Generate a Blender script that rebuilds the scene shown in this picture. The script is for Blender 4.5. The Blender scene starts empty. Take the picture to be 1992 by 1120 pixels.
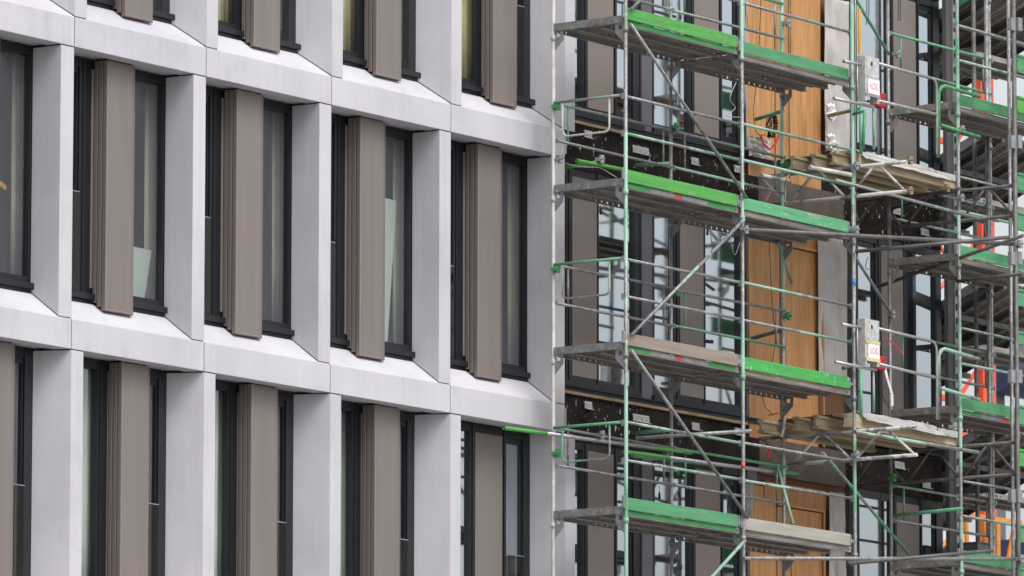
import bpy, bmesh, math, random
from math import sin, cos, pi, radians as R
from mathutils import Vector, Matrix
random.seed(7)
SC = bpy.context.scene
COL = SC.collection

# ---------------------------------------------------------------- camera
F_PX, TILT, YAW, ROLL = 13264.865, .1387, .6151, .0012
CAM = Vector((-65.8784, -47.4467, 1.7))
_f = Vector((cos(YAW)*cos(TILT), sin(YAW)*cos(TILT), sin(TILT)))
_r = Vector((sin(YAW), -cos(YAW), 0)); _u = _r.cross(_f)
_r2 = _r*cos(ROLL)+_u*sin(ROLL); _u2 = -_r*sin(ROLL)+_u*cos(ROLL)
cd = bpy.data.cameras.new('camera'); cam = bpy.data.objects.new('camera', cd); COL.objects.link(cam)
m = Matrix((( _r2.x, _u2.x, -_f.x, CAM.x), (_r2.y, _u2.y, -_f.y, CAM.y), (_r2.z, _u2.z, -_f.z, CAM.z), (0,0,0,1)))
cam.matrix_world = m
cd.sensor_width = 36; cd.lens = F_PX/1992*36; cd.clip_start = 1; cd.clip_end = 3000
cd.dof.use_dof = True; cd.dof.focus_distance = 84; cd.dof.aperture_fstop = 9
SC.camera = cam
# ---------------------------------------------------------------- light
SUN_EL, SUN_AZ = R(54), R(194)      # azimuth measured from +y, clockwise seen from above
w = bpy.data.worlds.new('World'); SC.world = w; w.use_nodes = True
nt = w.node_tree; bg = nt.nodes['Background']
sky = nt.nodes.new('ShaderNodeTexSky'); sky.sky_type = 'NISHITA'; sky.sun_disc = False
sky.sun_elevation = SUN_EL; sky.sun_rotation = SUN_AZ; sky.dust_density = 4; sky.air_density = 1.2
hs = nt.nodes.new('ShaderNodeHueSaturation'); hs.inputs['Saturation'].default_value = .28
nt.links.new(sky.outputs[0], hs.inputs['Color']); nt.links.new(hs.outputs[0], bg.inputs[0]); bg.inputs[1].default_value = .15
sd = bpy.data.lights.new('sun', 'SUN'); sd.energy = 1.1; sd.angle = R(32); sd.color = (1, .975, .95)
so = bpy.data.objects.new('sun', sd); COL.objects.link(so)
sv = Vector((sin(SUN_AZ)*cos(SUN_EL), cos(SUN_AZ)*cos(SUN_EL), sin(SUN_EL)))
so.rotation_euler = sv.to_track_quat('Z', 'Y').to_euler(); so.location = (0, -40, 60)
SC.view_settings.view_transform = 'Standard'; SC.view_settings.look = 'None'; SC.view_settings.gamma = 1
SC.view_settings.exposure = 0.51
SC.cycles.max_bounces = 8; SC.cycles.transparent_max_bounces = 12

def at(u, v, y):
    "the place on the upright plane at depth y (parallel to the facade) that the survey photo shows at pixel u, v"
    d = _f+(u-996)/F_PX*_r2-(v-560)/F_PX*_u2
    return CAM+d*((y-CAM.y)/d.y)
def atx(u, v, x):
    d = _f+(u-996)/F_PX*_r2-(v-560)/F_PX*_u2
    return CAM+d*((x-CAM.x)/d.x)

# ---------------------------------------------------------------- materials
def lin(c): return tuple(((x/255)/12.92 if x/255 <= .04045 else ((x/255+.055)/1.055)**2.4) for x in c)
def base(name):
    m = bpy.data.materials.new(name); m.use_nodes = True
    return m, m.node_tree, m.node_tree.nodes['Principled BSDF']
def N(nt, t, **k):
    n = nt.nodes.new(t)
    for a, b in k.items():
        if a.startswith('i_'): n.inputs[int(a[2:]) if a[2:].isdigit() else a[2:]].default_value = b
        else: setattr(n, a, b)
    return n
def ramp(nt, src, stops, inter='LINEAR'):
    r = nt.nodes.new('ShaderNodeValToRGB'); e = r.color_ramp; e.interpolation = inter
    while len(e.elements) < len(stops): e.elements.new(.5)
    for el, (p, c) in zip(e.elements, stops):
        el.position = p; el.color = (*c, 1) if len(c) == 3 else c
    nt.links.new(src, r.inputs[0]); return r
def coords(nt, scale=(1,1,1), kind='Object', rnd=True):
    tc = nt.nodes.new('ShaderNodeTexCoord'); mp = nt.nodes.new('ShaderNodeMapping'); mp.inputs['Scale'].default_value = scale
    nt.links.new(tc.outputs[kind], mp.inputs[0])
    if rnd:
        oi = nt.nodes.new('ShaderNodeObjectInfo'); ml = N(nt, 'ShaderNodeMath', operation='MULTIPLY', i_1=37.0)
        nt.links.new(oi.outputs['Random'], ml.inputs[0]); nt.links.new(ml.outputs[0], mp.inputs['Location'])
    return mp.outputs[0]
def noise(nt, vec, scale, detail=4, rough=.55):
    n = N(nt, 'ShaderNodeTexNoise'); n.inputs['Scale'].default_value = scale; n.inputs['Detail'].default_value = detail
    n.inputs['Roughness'].default_value = rough; nt.links.new(vec, n.inputs['Vector']); return n.outputs['Fac']
def mix(nt, fac, a, b, mode='MIX'):
    m = nt.nodes.new('ShaderNodeMix'); m.data_type = 'RGBA'; m.blend_type = mode
    for s, v in ((0, fac), (6, a), (7, b)):
        if hasattr(v, 'is_output'): nt.links.new(v, m.inputs[s])
        elif s == 0: m.inputs[s].default_value = v
        else: m.inputs[s].default_value = (*v, 1)
    return m.outputs[2]
def bump(nt, p, h, s=.2, d=.01):
    b = nt.nodes.new('ShaderNodeBump'); b.inputs['Strength'].default_value = s; b.inputs['Distance'].default_value = d
    nt.links.new(h, b.inputs['Height']); nt.links.new(b.outputs[0], p.inputs['Normal'])

def simple(name, c, rough=.6, metal=0, var=.12, scale=3, stretch=(1,1,1), bm=0):
    m, nt, p = base(name); v = coords(nt, stretch); n = noise(nt, v, scale, 5)
    a = tuple(x*(1-var) for x in c); b = tuple(min(1, x*(1+var)) for x in c)
    r = ramp(nt, n, [(.3, a), (.7, b)])
    oi = nt.nodes.new('ShaderNodeObjectInfo'); rt = ramp(nt, oi.outputs['Random'], [(0, (.92, .92, .925)), (1, (1.0, .99, .985))])
    nt.links.new(mix(nt, 1, r.outputs[0], rt.outputs[0], 'MULTIPLY'), p.inputs['Base Color']); p.inputs['Roughness'].default_value = rough; p.inputs['Metallic'].default_value = metal
    if bm: bump(nt, p, noise(nt, v, scale*12, 3), bm)
    return m
def concrete():
    m, nt, p = base('pale_concrete'); v = coords(nt)
    big = noise(nt, v, .9, 5, .6); r = ramp(nt, big, [(.28, (.435, .431, .465)), (.5, (.497, .492, .527)), (.72, (.54, .535, .566))])
    vs = noise(nt, coords(nt, (9, 9, .5)), 1.3, 4, .6); r2 = ramp(nt, vs, [(.35, (.90, .90, .90)), (.6, (1, 1, 1))])
    c = mix(nt, .38, r.outputs[0], r2.outputs[0], 'MULTIPLY')
    sp = noise(nt, v, 42, 2, .5); r3 = ramp(nt, sp, [(.24, (.62, .6, .62)), (.31, (1, 1, 1))])
    c = mix(nt, .55, c, r3.outputs[0], 'MULTIPLY')
    st_ = ramp(nt, noise(nt, coords(nt, (14, 14, .35)), 1, 3, .5), [(.60, (1, 1, 1)), (.72, (.86, .86, .87))]).outputs[0]; c = mix(nt, .6, c, st_, 'MULTIPLY')
    bl = ramp(nt, noise(nt, coords(nt, (1.2, 1.2, .7)), 2.6, 6, .7), [(.56, (1, 1, 1)), (.75, (.85, .855, .87))]).outputs[0]; c = mix(nt, .8, c, bl, 'MULTIPLY')
    oi = nt.nodes.new('ShaderNodeObjectInfo'); r4 = ramp(nt, oi.outputs['Random'], [(0, (.92, .922, .93)), (1, (1, .993, .985))])
    c = mix(nt, 1, c, r4.outputs[0], 'MULTIPLY')
    nt.links.new(c, p.inputs['Base Color']); p.inputs['Roughness'].default_value = .8
    bump(nt, p, noise(nt, v, 60, 3), .12, .004); return m
def tube_mat(name, lo, green, mint, scale=.55, rust=.0):
    "galvanised tube with worn green paint: paint where noise > lo"
    m, nt, p = base(name); v = coords(nt)
    g = mix(nt, ramp(nt, noise(nt, v, 1.1, 2), [(.32, (0,0,0)), (.5, (1,1,1))]).outputs[0], green, mint)
    steel = ramp(nt, noise(nt, v, 14, 4, .7), [(.3, (.13, .133, .135)), (.6, (.27, .278, .28)), (.78, (.50, .51, .50))]).outputs[0]
    if rust: steel = mix(nt, ramp(nt, noise(nt, v, 2.3, 5, .7), [(.56, (0,0,0)), (.66, (rust,)*3)]).outputs[0], steel, (.17, .10, .065))
    f = ramp(nt, noise(nt, v, scale, 6, .62), [(lo, (0,0,0)), (lo+.025, (1,1,1))]).outputs[0]
    c = mix(nt, f, steel, g)
    s = ramp(nt, noise(nt, v, 55, 2), [(.63, (0,0,0)), (.67, (.7,.7,.7))]).outputs[0]
    c = mix(nt, s, c, (.55, .56, .53))
    nt.links.new(c, p.inputs['Base Color']); p.inputs['Roughness'].default_value = .48
    mm = nt.nodes.new('ShaderNodeMath'); mm.operation = 'MULTIPLY_ADD'; nt.links.new(f, mm.inputs[0]); mm.inputs[1].default_value = -.35; mm.inputs[2].default_value = .35
    nt.links.new(mm.outputs[0], p.inputs['Metallic']); bump(nt, p, noise(nt, v, 80, 2), .2, .002); return m
def board_mat(name, green, wear_c, wear, drip=0):
    m, nt, p = base(name); v = coords(nt, (.35, 1, 6)); n1 = noise(nt, v, 3, 7, .68)
    c = mix(nt, ramp(nt, n1, [(.3, (0,0,0)), (.7, (1,1,1))]).outputs[0], tuple(x*.78 for x in green), tuple(min(1, x*1.2) for x in green))
    v2 = coords(nt, (.8, 1, 7)); c = mix(nt, ramp(nt, noise(nt, v2, 4, 8, .75), [(wear, (0,0,0)), (wear+.035, (1,1,1))]).outputs[0], c, wear_c)
    c = mix(nt, ramp(nt, noise(nt, coords(nt), 26, 3), [(.66, (0,0,0)), (.7, (1,1,1))]).outputs[0], c, wear_c)
    if drip:
        v3 = coords(nt, (22, 1, 1.6)); c = mix(nt, ramp(nt, noise(nt, v3, 1.5, 3), [(drip, (0,0,0)), (drip+.03, (1,1,1))]).outputs[0], c, (.62, .66, .58))
    nt.links.new(c, p.inputs['Base Color']); p.inputs['Roughness'].default_value = .62; bump(nt, p, n1, .25, .004); return m
def wood(name, a, b, stretch=(5, 5, .5), scale=2.2, rough=.6):
    m, nt, p = base(name); v = coords(nt, stretch); n = noise(nt, v, scale, 8, .66)
    wv = N(nt, 'ShaderNodeTexWave'); wv.inputs['Scale'].default_value = .7; wv.inputs['Distortion'].default_value = 9; wv.inputs['Detail'].default_value = 4
    nt.links.new(v, wv.inputs['Vector'])
    c = ramp(nt, n, [(.3, a), (.68, b)]).outputs[0]
    c = mix(nt, .22, c, ramp(nt, wv.outputs['Fac'], [(.0, (.7, .62, .55)), (.6, (1, 1, 1))]).outputs[0], 'MULTIPLY')
    nt.links.new(c, p.inputs['Base Color']); p.inputs['Roughness'].default_value = rough; bump(nt, p, n, .2, .004); return m
def glass(name, fac, tint=(.8, .84, .82), gl=(.86, .93, 1), rough=.01):
    m = bpy.data.materials.new(name); m.use_nodes = True; nt = m.node_tree; nt.nodes.clear()
    o = nt.nodes.new('ShaderNodeOutputMaterial'); mx = nt.nodes.new('ShaderNodeMixShader'); t = nt.nodes.new('ShaderNodeBsdfTransparent')
    g = nt.nodes.new('ShaderNodeBsdfGlossy'); g.inputs['Roughness'].default_value = rough; g.inputs['Color'].default_value = (*gl, 1); t.inputs['Color'].default_value = (*tint, 1)
    v = coords(nt); b = nt.nodes.new('ShaderNodeBump'); b.inputs['Strength'].default_value = .12; b.inputs['Distance'].default_value = .002
    nt.links.new(noise(nt, v, 1.6, 2), b.inputs['Height']); nt.links.new(b.outputs[0], g.inputs['Normal'])
    lw = nt.nodes.new('ShaderNodeFresnel'); lw.inputs['IOR'].default_value = 1.5
    ma = N(nt, 'ShaderNodeMath', operation='ADD', i_1=fac); ma.use_clamp = True
    ge = nt.nodes.new('ShaderNodeNewGeometry'); inv = N(nt, 'ShaderNodeMath', operation='SUBTRACT', i_0=1.0); nt.links.new(ge.outputs['Backfacing'], inv.inputs[1])
    mu = N(nt, 'ShaderNodeMath', operation='MULTIPLY'); nt.links.new(ma.outputs[0], mu.inputs[0]); nt.links.new(inv.outputs[0], mu.inputs[1])
    nt.links.new(lw.outputs[0], ma.inputs[0]); nt.links.new(mu.outputs[0], mx.inputs[0])
    nt.links.new(t.outputs[0], mx.inputs[1]); nt.links.new(g.outputs[0], mx.inputs[2]); nt.links.new(mx.outputs[0], o.inputs[0]); return m
def membrane():
    m, nt, p = base('black_membrane'); v = coords(nt, rnd=False)
    c = ramp(nt, noise(nt, v, 2.2, 6, .6), [(.3, (.008, .007, .007)), (.7, (.03, .024, .022))]).outputs[0]
    # splashes of white plaster, thicker to the right of each strip
    sp = ramp(nt, noise(nt, coords(nt, (1, 1, .45), rnd=False), 23, 3, .6), [(.655, (0,0,0)), (.67, (1,1,1))]).outputs[0]
    area = ramp(nt, noise(nt, v, .55, 1), [(.45, (0,0,0)), (.6, (1,1,1))]).outputs[0]
    c = mix(nt, mix(nt, 1, sp, area, 'MULTIPLY'), c, (.5, .5, .48))
    nt.links.new(c, p.inputs['Base Color']); p.inputs['Roughness'].default_value = .8; p.inputs['Specular IOR Level'].default_value = .1; bump(nt, p, noise(nt, v, 3, 3), .35, .02); return m

MINT, GRN = (.27, .43, .35), (.07, .25, .13)
M = dict(
 concrete=concrete(),
 taupe=simple('taupe_powder_coat', (.180, .152, .141), .42, 0, .075, 1.6, (5,5,.3), .03),
 taupe_edge=simple('taupe_folded_edge', (.30, .26, .24), .38, 0, .03, 2, (4,4,.4)),
 panel=simple('taupe_window_panel', (.185, .157, .145), .5, 0, .05, 1.2),
 frame=simple('anthracite_frame', (.009, .010, .015), .42, 0, .1, 4),
 cladding=simple('grey_core_cladding', (.10, .098, .115), .42, 0, .06, 1.5),
 soffit=simple('soffit_concrete', (.30, .297, .30), .85, 0, .1, 3),
 black=simple('black_rubber', (.008, .008, .009), .6, 0, .2, 4),
 room=simple('room_plaster', (.34, .33, .31), .9, 0, .1, 1),
 roomfloor=simple('room_floor', (.07, .065, .06), .8, 0, .1, 1),
 glass=glass('window_glass', .19, (.93, .94, .92), (.80, .86, .92)),
 glassb=glass('bright_coated_glass', .60, (.6, .62, .62), (.86, .93, 1), .045),
 glassc=glass('film_covered_glass', .55, (.4, .42, .42), (.9, .94, 1), .06),
 guard=glass('guard_glass', .0, (.62, .64, .60), (.8, .8, .75), .08),
 curtain_y=simple('olive_curtain', (.72, .66, .38), .9, 0, .1, 3),
 curtain_b=simple('brown_curtain', (.58, .54, .46), .9, 0, .1, 3),
 curtain_g=simple('grey_green_curtain', (.62, .70, .62), .9, 0, .1, 3),
 sheet=simple('pale_green_sheet', (.56, .64, .61), .3, 0, .05, 1),
 membrane=membrane(),
 strip=wood('weathered_timber_strip', (.13, .085, .045), (.36, .26, .15), (1, 6, 6), 3),
 hoop=simple('worn_green_tube_paint', (.06, .27, .10), .5, 0, .3, 9),
 ply=wood('orange_plywood', (.33, .155, .055), (.54, .285, .108), (4, 4, .45), 2.4),
 ply2=wood('darker_plywood', (.29, .14, .052), (.47, .25, .10), (4, 4, .45), 2.4),
 plyedge=simple('plywood_edge', (.16, .07, .03), .7),
 brownbd=simple('brown_board', (.10, .078, .064), .8, 0, .3, 3, (1,1,.3)),
 fleece=simple('grey_fleece', (.45, .43, .415), .95, 0, .14, 3, (1,1,1), .3),
 post=tube_mat('worn_mint_post', .49, GRN, MINT, .8),
 rail=tube_mat('worn_guard_rail', .54, (.06, .28, .13), MINT, .8, .5),
 railg=tube_mat('green_guard_rail', .42, (.05, .26, .10), (.11, .32, .19), .9),
 steel=tube_mat('galvanised_tube', .72, GRN, MINT, .8, .8),
 dsteel=simple('dull_dark_tube', (.12, .117, .115), .55, .3, .35, 9),
 spat=tube_mat('plaster_spattered_tube', .48, (.55,.54,.51), (.50, .50, .47), 2.4, .4),
 white=simple('pale_dusty_tube', (.50, .49, .46), .6, .1, .25, 8),
 deck=simple('dirty_steel_deck', (.27, .25, .235), .65, .1, .35, 5, (.5, 3, 3)),
 transom=tube_mat('steel_transom', .60, GRN, MINT, 2.0, .4),
 plate=simple('galvanised_plate', (.30, .31, .325), .45, .4, .2, 7),
 tb_bright=board_mat('bright_green_board', (.07, .305, .06), (.30, .31, .18), .60),
 tb_mid=board_mat('mid_green_board', (.07, .255, .12), (.30, .26, .19), .615),
 tb_worn=board_mat('chipped_green_board', (.085, .33, .16), (.42, .36, .28), .585),
 tb_drip=board_mat('dripped_green_board', (.05, .33, .07), (.4, .42, .34), .70, .66),
 tb_wood=board_mat('bare_brown_board', (.24, .20, .165), (.10, .27, .13), .63),
 tb_grey=board_mat('bare_grey_board', (.33, .32, .28), (.14, .32, .2), .66),
 flange=simple('deck_edge_paint', (.05, .30, .08), .5, .1, .2, 3),
 redpaint=simple('faded_red_paint', (.55, .09, .07), .6),
 timber=wood('site_timber', (.27, .21, .12), (.50, .42, .29), (.5, 5, 5), 2, .8),
 alu=simple('dusty_aluminium', (.52, .51, .50), .45, .3, .22, 5, (1, 3, 3)),
 alurail=simple('aluminium_rail', (.40, .40, .40), .4, .5, .2, 8),
 paper=simple('white_paper', (.80, .79, .80), .8, 0, .03, 5),
 ink=simple('pink_marker', (.72, .20, .28), .7, 0, .1, 5),
 yellow=simple('yellow_tape', (.62, .50, .27), .6, 0, .2, 8),
 red=simple('red_plastic', (.42, .015, .02), .4),
 redw=simple('red_barrier_tape', (.62, .03, .04), .5),
 whitet=simple('white_barrier_tape', (.72, .70, .70), .5),
 cable=simple('black_cable', (.01, .01, .01), .5),
 wire=simple('pale_wire', (.45, .43, .40), .5),
 bracket=simple('zinc_bracket', (.50, .51, .53), .5, .3, .25, 20),
 crane=simple('crane_red_paint', (.66, .085, .035), .5, 0, .12, 3),
 orange=simple('crane_orange_paint', (.60, .21, .025), .5, 0, .15, 3),
 navy=simple('navy_container_paint', (.016, .032, .075), .5, 0, .15, 1),
 gunmetal=simple('grey_cabinet_paint', (.115, .125, .14), .5, 0, .12, 3),
 pale=simple('pale_wall', (.6, .62, .66), .8),
 beam_y=simple('yellow_strap', (.65, .33, .03), .6),
 blue=simple('blue_tape', (.03, .22, .62), .5),
)

# ---------------------------------------------------------------- mesh helpers
class MB:
    def __init__(s): s.v = []; s.f = []
    def add(s, vs, fs):
        o = len(s.v); s.v += [Vector(v) for v in vs]; s.f += [tuple(i+o for i in f) for f in fs]; return s
    def hexa(s, b, t):
        return s.add(list(b)+list(t), [(3,2,1,0), (4,5,6,7), (0,1,5,4), (1,2,6,5), (2,3,7,6), (3,0,4,7)])
    def box(s, a, b):
        (x0,y0,z0), (x1,y1,z1) = a, b
        return s.hexa([(x0,y0,z0),(x1,y0,z0),(x1,y1,z0),(x0,y1,z0)], [(x0,y0,z1),(x1,y0,z1),(x1,y1,z1),(x0,y1,z1)])
    def prism(s, poly, x0, x1):          # poly in (y,z), extruded along x
        n = len(poly); s.add([(x0,y,z) for y,z in poly]+[(x1,y,z) for y,z in poly],
            [tuple(range(n)), tuple(range(2*n-1, n-1, -1))]+[(i, i+n, (i+1)%n+n, (i+1)%n) for i in range(n)]); return s
    def plan(s, poly, z0, z1):           # poly in (x,y)
        n = len(poly); s.add([(x,y,z0) for x,y in poly]+[(x,y,z1) for x,y in poly],
            [tuple(range(n))[::-1], tuple(range(n, 2*n))]+[(i, (i+1)%n, (i+1)%n+n, i+n) for i in range(n)]); return s
    def tube(s, p, q, r=.024, n=10, caps=True, r2=None, hollow=False):
        p, q = Vector(p), Vector(q); d = (q-p).normalized(); a = d.orthogonal().normalized(); b = d.cross(a); r2 = r2 or r
        ring = lambda c, rr: [c+(a*cos(2*pi*i/n)+b*sin(2*pi*i/n))*rr for i in range(n)]
        fs = [(i, (i+1)%n, n+(i+1)%n, n+i) for i in range(n)]
        vs = ring(p, r)+ring(q, r2)
        if hollow:
            vs += ring(p, r*.82)+ring(p+d*.12, r*.82)
            fs += [(i, 2*n+i, 2*n+(i+1)%n, (i+1)%n) for i in range(n)]+[(2*n+i, 3*n+i, 3*n+(i+1)%n, 2*n+(i+1)%n) for i in range(n)]
            fs += [tuple(range(3*n, 4*n)), tuple(range(n, 2*n))]
        elif caps: fs += [tuple(range(n))[::-1], tuple(range(n, 2*n))]
        return s.add(vs, fs)
    def path(s, pts, r=.017, n=8):       # a bent tube
        pts = [Vector(p) for p in pts]; rings = []
        up = Vector((.13, .21, .97))
        for i, p in enumerate(pts):
            d = (pts[min(i+1, len(pts)-1)]-pts[max(i-1, 0)]).normalized()
            a = d.cross(up).normalized() if abs(d.dot(up)) < .98 else d.cross(Vector((1, 0, 0))).normalized()
            if rings and a.dot(pa) < 0: a = -a
            pa = a; b = d.cross(a); rings.append([p+(a*cos(2*pi*k/n)+b*sin(2*pi*k/n))*r for k in range(n)])
        vs = [v for g in rings for v in g]; fs = []
        for i in range(len(pts)-1):
            fs += [(i*n+k, i*n+(k+1)%n, (i+1)*n+(k+1)%n, (i+1)*n+k) for k in range(n)]
        fs += [tuple(range(n))[::-1], tuple(range((len(pts)-1)*n, len(pts)*n))]
        return s.add(vs, fs)
    def sheet(s, fn, nu, nv, th=.004):
        "thin wavy sheet; fn(a,b) -> point, a,b in 0..1, with thickness along y"
        g = [[Vector(fn(i/nu, j/nv)) for j in range(nv+1)] for i in range(nu+1)]; k = (nv+1)
        A = [p for r_ in g for p in r_]; n = len(A); B = [p+Vector((0, th, 0)) for p in A]
        fs = []
        for i in range(nu):
            for j in range(nv):
                q = (i*k+j, (i+1)*k+j, (i+1)*k+j+1, i*k+j+1); fs += [q, tuple(x+n for x in q[::-1])]
        for i in range(nu): fs += [(i*k, i*k+n, (i+1)*k+n, (i+1)*k), (i*k+nv, (i+1)*k+nv, (i+1)*k+nv+n, i*k+nv+n)]
        for j in range(nv): fs += [(j, j+1, j+1+n, j+n), (nu*k+j, nu*k+j+n, nu*k+j+1+n, nu*k+j+1)]
        return s.add(A+B, fs)
    def build(s, name, mat, parent=None, smooth=False, bevel=0, kind=None):
        org = Vector((0,0,0)); p = parent
        while p: org += p.location; p = p.parent
        me = bpy.data.meshes.new(name)
        if parent is None:
            xs = [v.x for v in s.v]; ys = [v.y for v in s.v]; zs = [v.z for v in s.v]
            org = Vector(((min(xs)+max(xs))/2, (min(ys)+max(ys))/2, min(zs)))
        me.from_pydata([v-org for v in s.v], [], s.f); me.update()
        bm = bmesh.new(); bm.from_mesh(me); bmesh.ops.recalc_face_normals(bm, faces=bm.faces); bm.to_mesh(me); bm.free()
        if smooth:
            for pl in me.polygons: pl.use_smooth = len(pl.vertices) == 4
        me.materials.append(M[mat] if isinstance(mat, str) else mat)
        o = bpy.data.objects.new(name, me); COL.objects.link(o)
        if parent: o.parent = parent
        else: o.location = org
        if bevel:
            b = o.modifiers.new('bevel', 'BEVEL'); b.width = bevel; b.segments = 2; b.limit_method = 'ANGLE'
        if kind: o['kind'] = kind
        return o
def tag(o, label, cat, group=None):
    o['label'] = label; o['category'] = cat
    if group: o['group'] = group
    return o
def thing(name, loc, label, cat, group=None):
    o = bpy.data.objects.new(name, None); COL.objects.link(o); o.location = loc; o.empty_display_size = .3
    return tag(o, label, cat, group)

# ================================================================ GROUND
g = MB().box((-1500,-1500,-.5),(2500,2500,0)).build('ground', simple('gravel_ground', (.30,.29,.275), .95, 0, .25, .4), kind='structure')

# ================================================================ BUILDING
W = 2.4077; H = 3.4143; Z1 = 14.9344            # Z1 = underside of the spandrel band over the middle row
ZB = {0: Z1+H, 1: Z1, 2: Z1-H, 3: Z1-2*H, 4: Z1-3*H}   # band k: sits under window row k (row r hangs from band r-1... band r is its sill)
XE = 11.85                                        # right hand corner
bld = thing('office_building', (0, .5, 0), 'office building with pale concrete grid facade, its right end still unclad behind scaffold', 'building')
G = .006
def band(j, zb):
    x0, x1 = j*W+G, (j+1)*W-G
    p = [(0,zb),(0,zb+.334),(.41,zb+.64),(.56,zb+.64),(.56,zb+.02),(.245,zb+.02),(.245,zb+.035),(.205,zb+.035),(.205,zb)]
    MB().prism(p, x0, x1).build('spandrel_panel', 'concrete', bld, bevel=.005)
def pier(j, zb, zt, typ):
    x = j*W
    if typ == 'A': pl = [(x-.235, 0), (x-.006, 0), (x+.19, .40), (x-.245, .40)]     # stands left of the joint
    else: pl = [(x+.006, 0), (x+.215, 0), (x+.25, .42), (x-.18, .42)]
    b = [(px, py, zb+.334+py*.7463+.012) for px, py in pl]; t = [(px, py, zt-.012) for px, py in pl]
    MB().hexa(b, t).build('pier', 'concrete', bld, bevel=.005)
    cx_ = (pl[0][0]+pl[1][0])/2; sp = [(px+.006*(1 if px < cx_ else -1), max(py, .006)) for px, py in pl]
    MB().hexa([(px, py, zb+.334+py*.7463+.0005) for px, py in sp], [(px, py, zb+.334+py*.7463+.0125) for px, py in sp]).build('joint_seal', 'black', bld)
    MB().hexa([(px, py, zt-.0125) for px, py in sp], [(px, py, zt-.0005) for px, py in sp]).build('joint_seal', 'black', bld)
    MB().box((x-.0055, .008, zb+.01), (x+.0055, .2, zb+.32)).build('joint_seal', 'black', bld)
def window(j, zb, zt, typ, gl='glass', guard=True, shut=False, m0=.97):
    x = j*W; z0 = zb+.74; z1 = zt; y0, y1 = .405, .475
    f = MB()
    if typ == 'A':   # casement | panel | wide pane
        bars = [(.06, .16), (.60, .735), (1.275, 1.315), (2.125, 2.25)]; panes = [(.16, .60, 'c'), (1.315, 2.125, 'w')]; pan = (.735, 1.275)
    else:
        bars = [(.06, .16), (m0, max(m0+.08, 1.075)), (1.64, 1.73), (2.09, 2.25)]; panes = [(.16, m0, 'w'), (1.73, 2.09, 'c')]; pan = (max(m0+.08, 1.075), 1.64)
    for a, b in bars: f.box((x+a, y0, z0), (x+b, y1, z1))
    e = .0015
    for a, b, k in panes+[(pan[0], pan[1], 'p')]:
        f.box((x+a+e, y0+.003, z1-.10), (x+b-e, y1, z1)); f.box((x+a+e, y0+.003, z0), (x+b-e, y1, z0+.07))
        if k == 'c':   # sash inside the frame
            f.box((x+a+e, y0+.02, z0+.07), (x+a+.028, y1+.01, z1-.10)); f.box((x+b-.028, y0+.02, z0+.07), (x+b-e, y1+.01, z1-.10))
            f.box((x+a+.028, y0+.02, z1-.17), (x+b-.028, y1+.01, z1-.101)); f.box((x+a+.028, y0+.02, z0+.071), (x+b-.028, y1+.01, z0+.13))
    for a, b in bars[1:-1]:   # fine shadow rebates on the mullions
        f.box((x+(a+b)/2-.012, y0-.012, z0), (x+(a+b)/2+.012, y0, z1-.001))
    if shut:
        f.box((x+pan[0]+.002, y0-.0, z0), (x+pan[0]+.075, y0+.04, z1-.001)); pan = (pan[0]+.078, pan[1])  # dark strip over the panel edge stands in for the shutter stack's shade
    w_ = f.build('window', 'frame', bld)
    for a, b, k in panes:
        MB().box((x+a, y0+.045, z0+.07), (x+b, y0+.05, z1-.10)).build('pane', gl, w_)
        if k == 'c' and guard:
            gp = MB().box((x+a+.02, y0-.03, z0+.01), (x+b-.02, y0-.02, z0+1.13)).build('guard_pane', 'guard', w_)
            MB().box((x+a+.02, y0-.034, z0+1.13), (x+b-.02, y0-.016, z0+1.14)).build('guard_cap', 'plate', w_)
    MB().box((x+pan[0], y0-.005, z0+.071), (x+pan[1], y0+.03, z1-.101)).build('infill_panel', 'panel', w_)
    sx = 2.19 if typ == 'A' else 2.275
    MB().box((x+.07, .345, zb+.668), (x+sx, .404, zb+.735)).box((x+.07, .385, zb+.60), (x+sx-.03, .4035, zb+.668)).build('sill', 'frame', w_, bevel=.003)
    return w_
def shutter(j, zb, zt, typ):
    x = j*W+(.845 if typ == 'A' else 1.16); wd = .545; top = zt-.012
    def pnl(x0, x1, yf, name, par, th=.052):
        zbm = zb+.334+.7463*yf+.055
        o = MB().plan([(x0, yf+.004), (x0+.004, yf), (x1-.085, yf), (x1, yf+.03), (x1, yf+th), (x0, yf+th)], zbm, top).build(name, 'taupe', par)
        return o
    a = pnl(x, x+wd, .205, 'shutter', bld)
    pnl(x, x+wd-.03, .272, 'folded_leaf', a); pnl(x, x+wd-.03, .339, 'folded_leaf', a, .048)
    zf = zb+.334+.7463*.205+.055
    MB().box((x+.006, .2015, zf+.012), (x+.013, .2045, top-.004)).box((x+.013, .2015, zf+.012), (x+wd-.088, .2045, zf+.019)).build('edge_trim', 'taupe_edge', a)
    for ra in (.05, wd-.12): MB().box((x+ra, .215, top), (x+ra+.04, .245, zt+.018)).build('roller', 'black', a)

TYP = {0: 'A', 1: 'B', 2: 'A', 3: 'B', 4: 'A'}
for k in range(0, 5):
    zb = ZB[k]
    for j in range(-5, 1):
        if k == 4 or (k == 0 and j < -5): continue
        band(j, zb)
for r in (1, 2, 3):
    zb, zt = ZB[r], ZB[r]+H
    for j in range(-5, 1):
        gl = 'glassb' if (r == 3 and j == 0) else 'glass'
        window(j, zb, zt, TYP[r], gl, shut=not (r == 3 and j == 0), m0=1.085 if r == 1 else .97)
        if not (r == 3 and j == 0): shutter(j, zb, zt, TYP[r])
    for j in range(-5, 2): pier(j, zb, zt, TYP[r])
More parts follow.
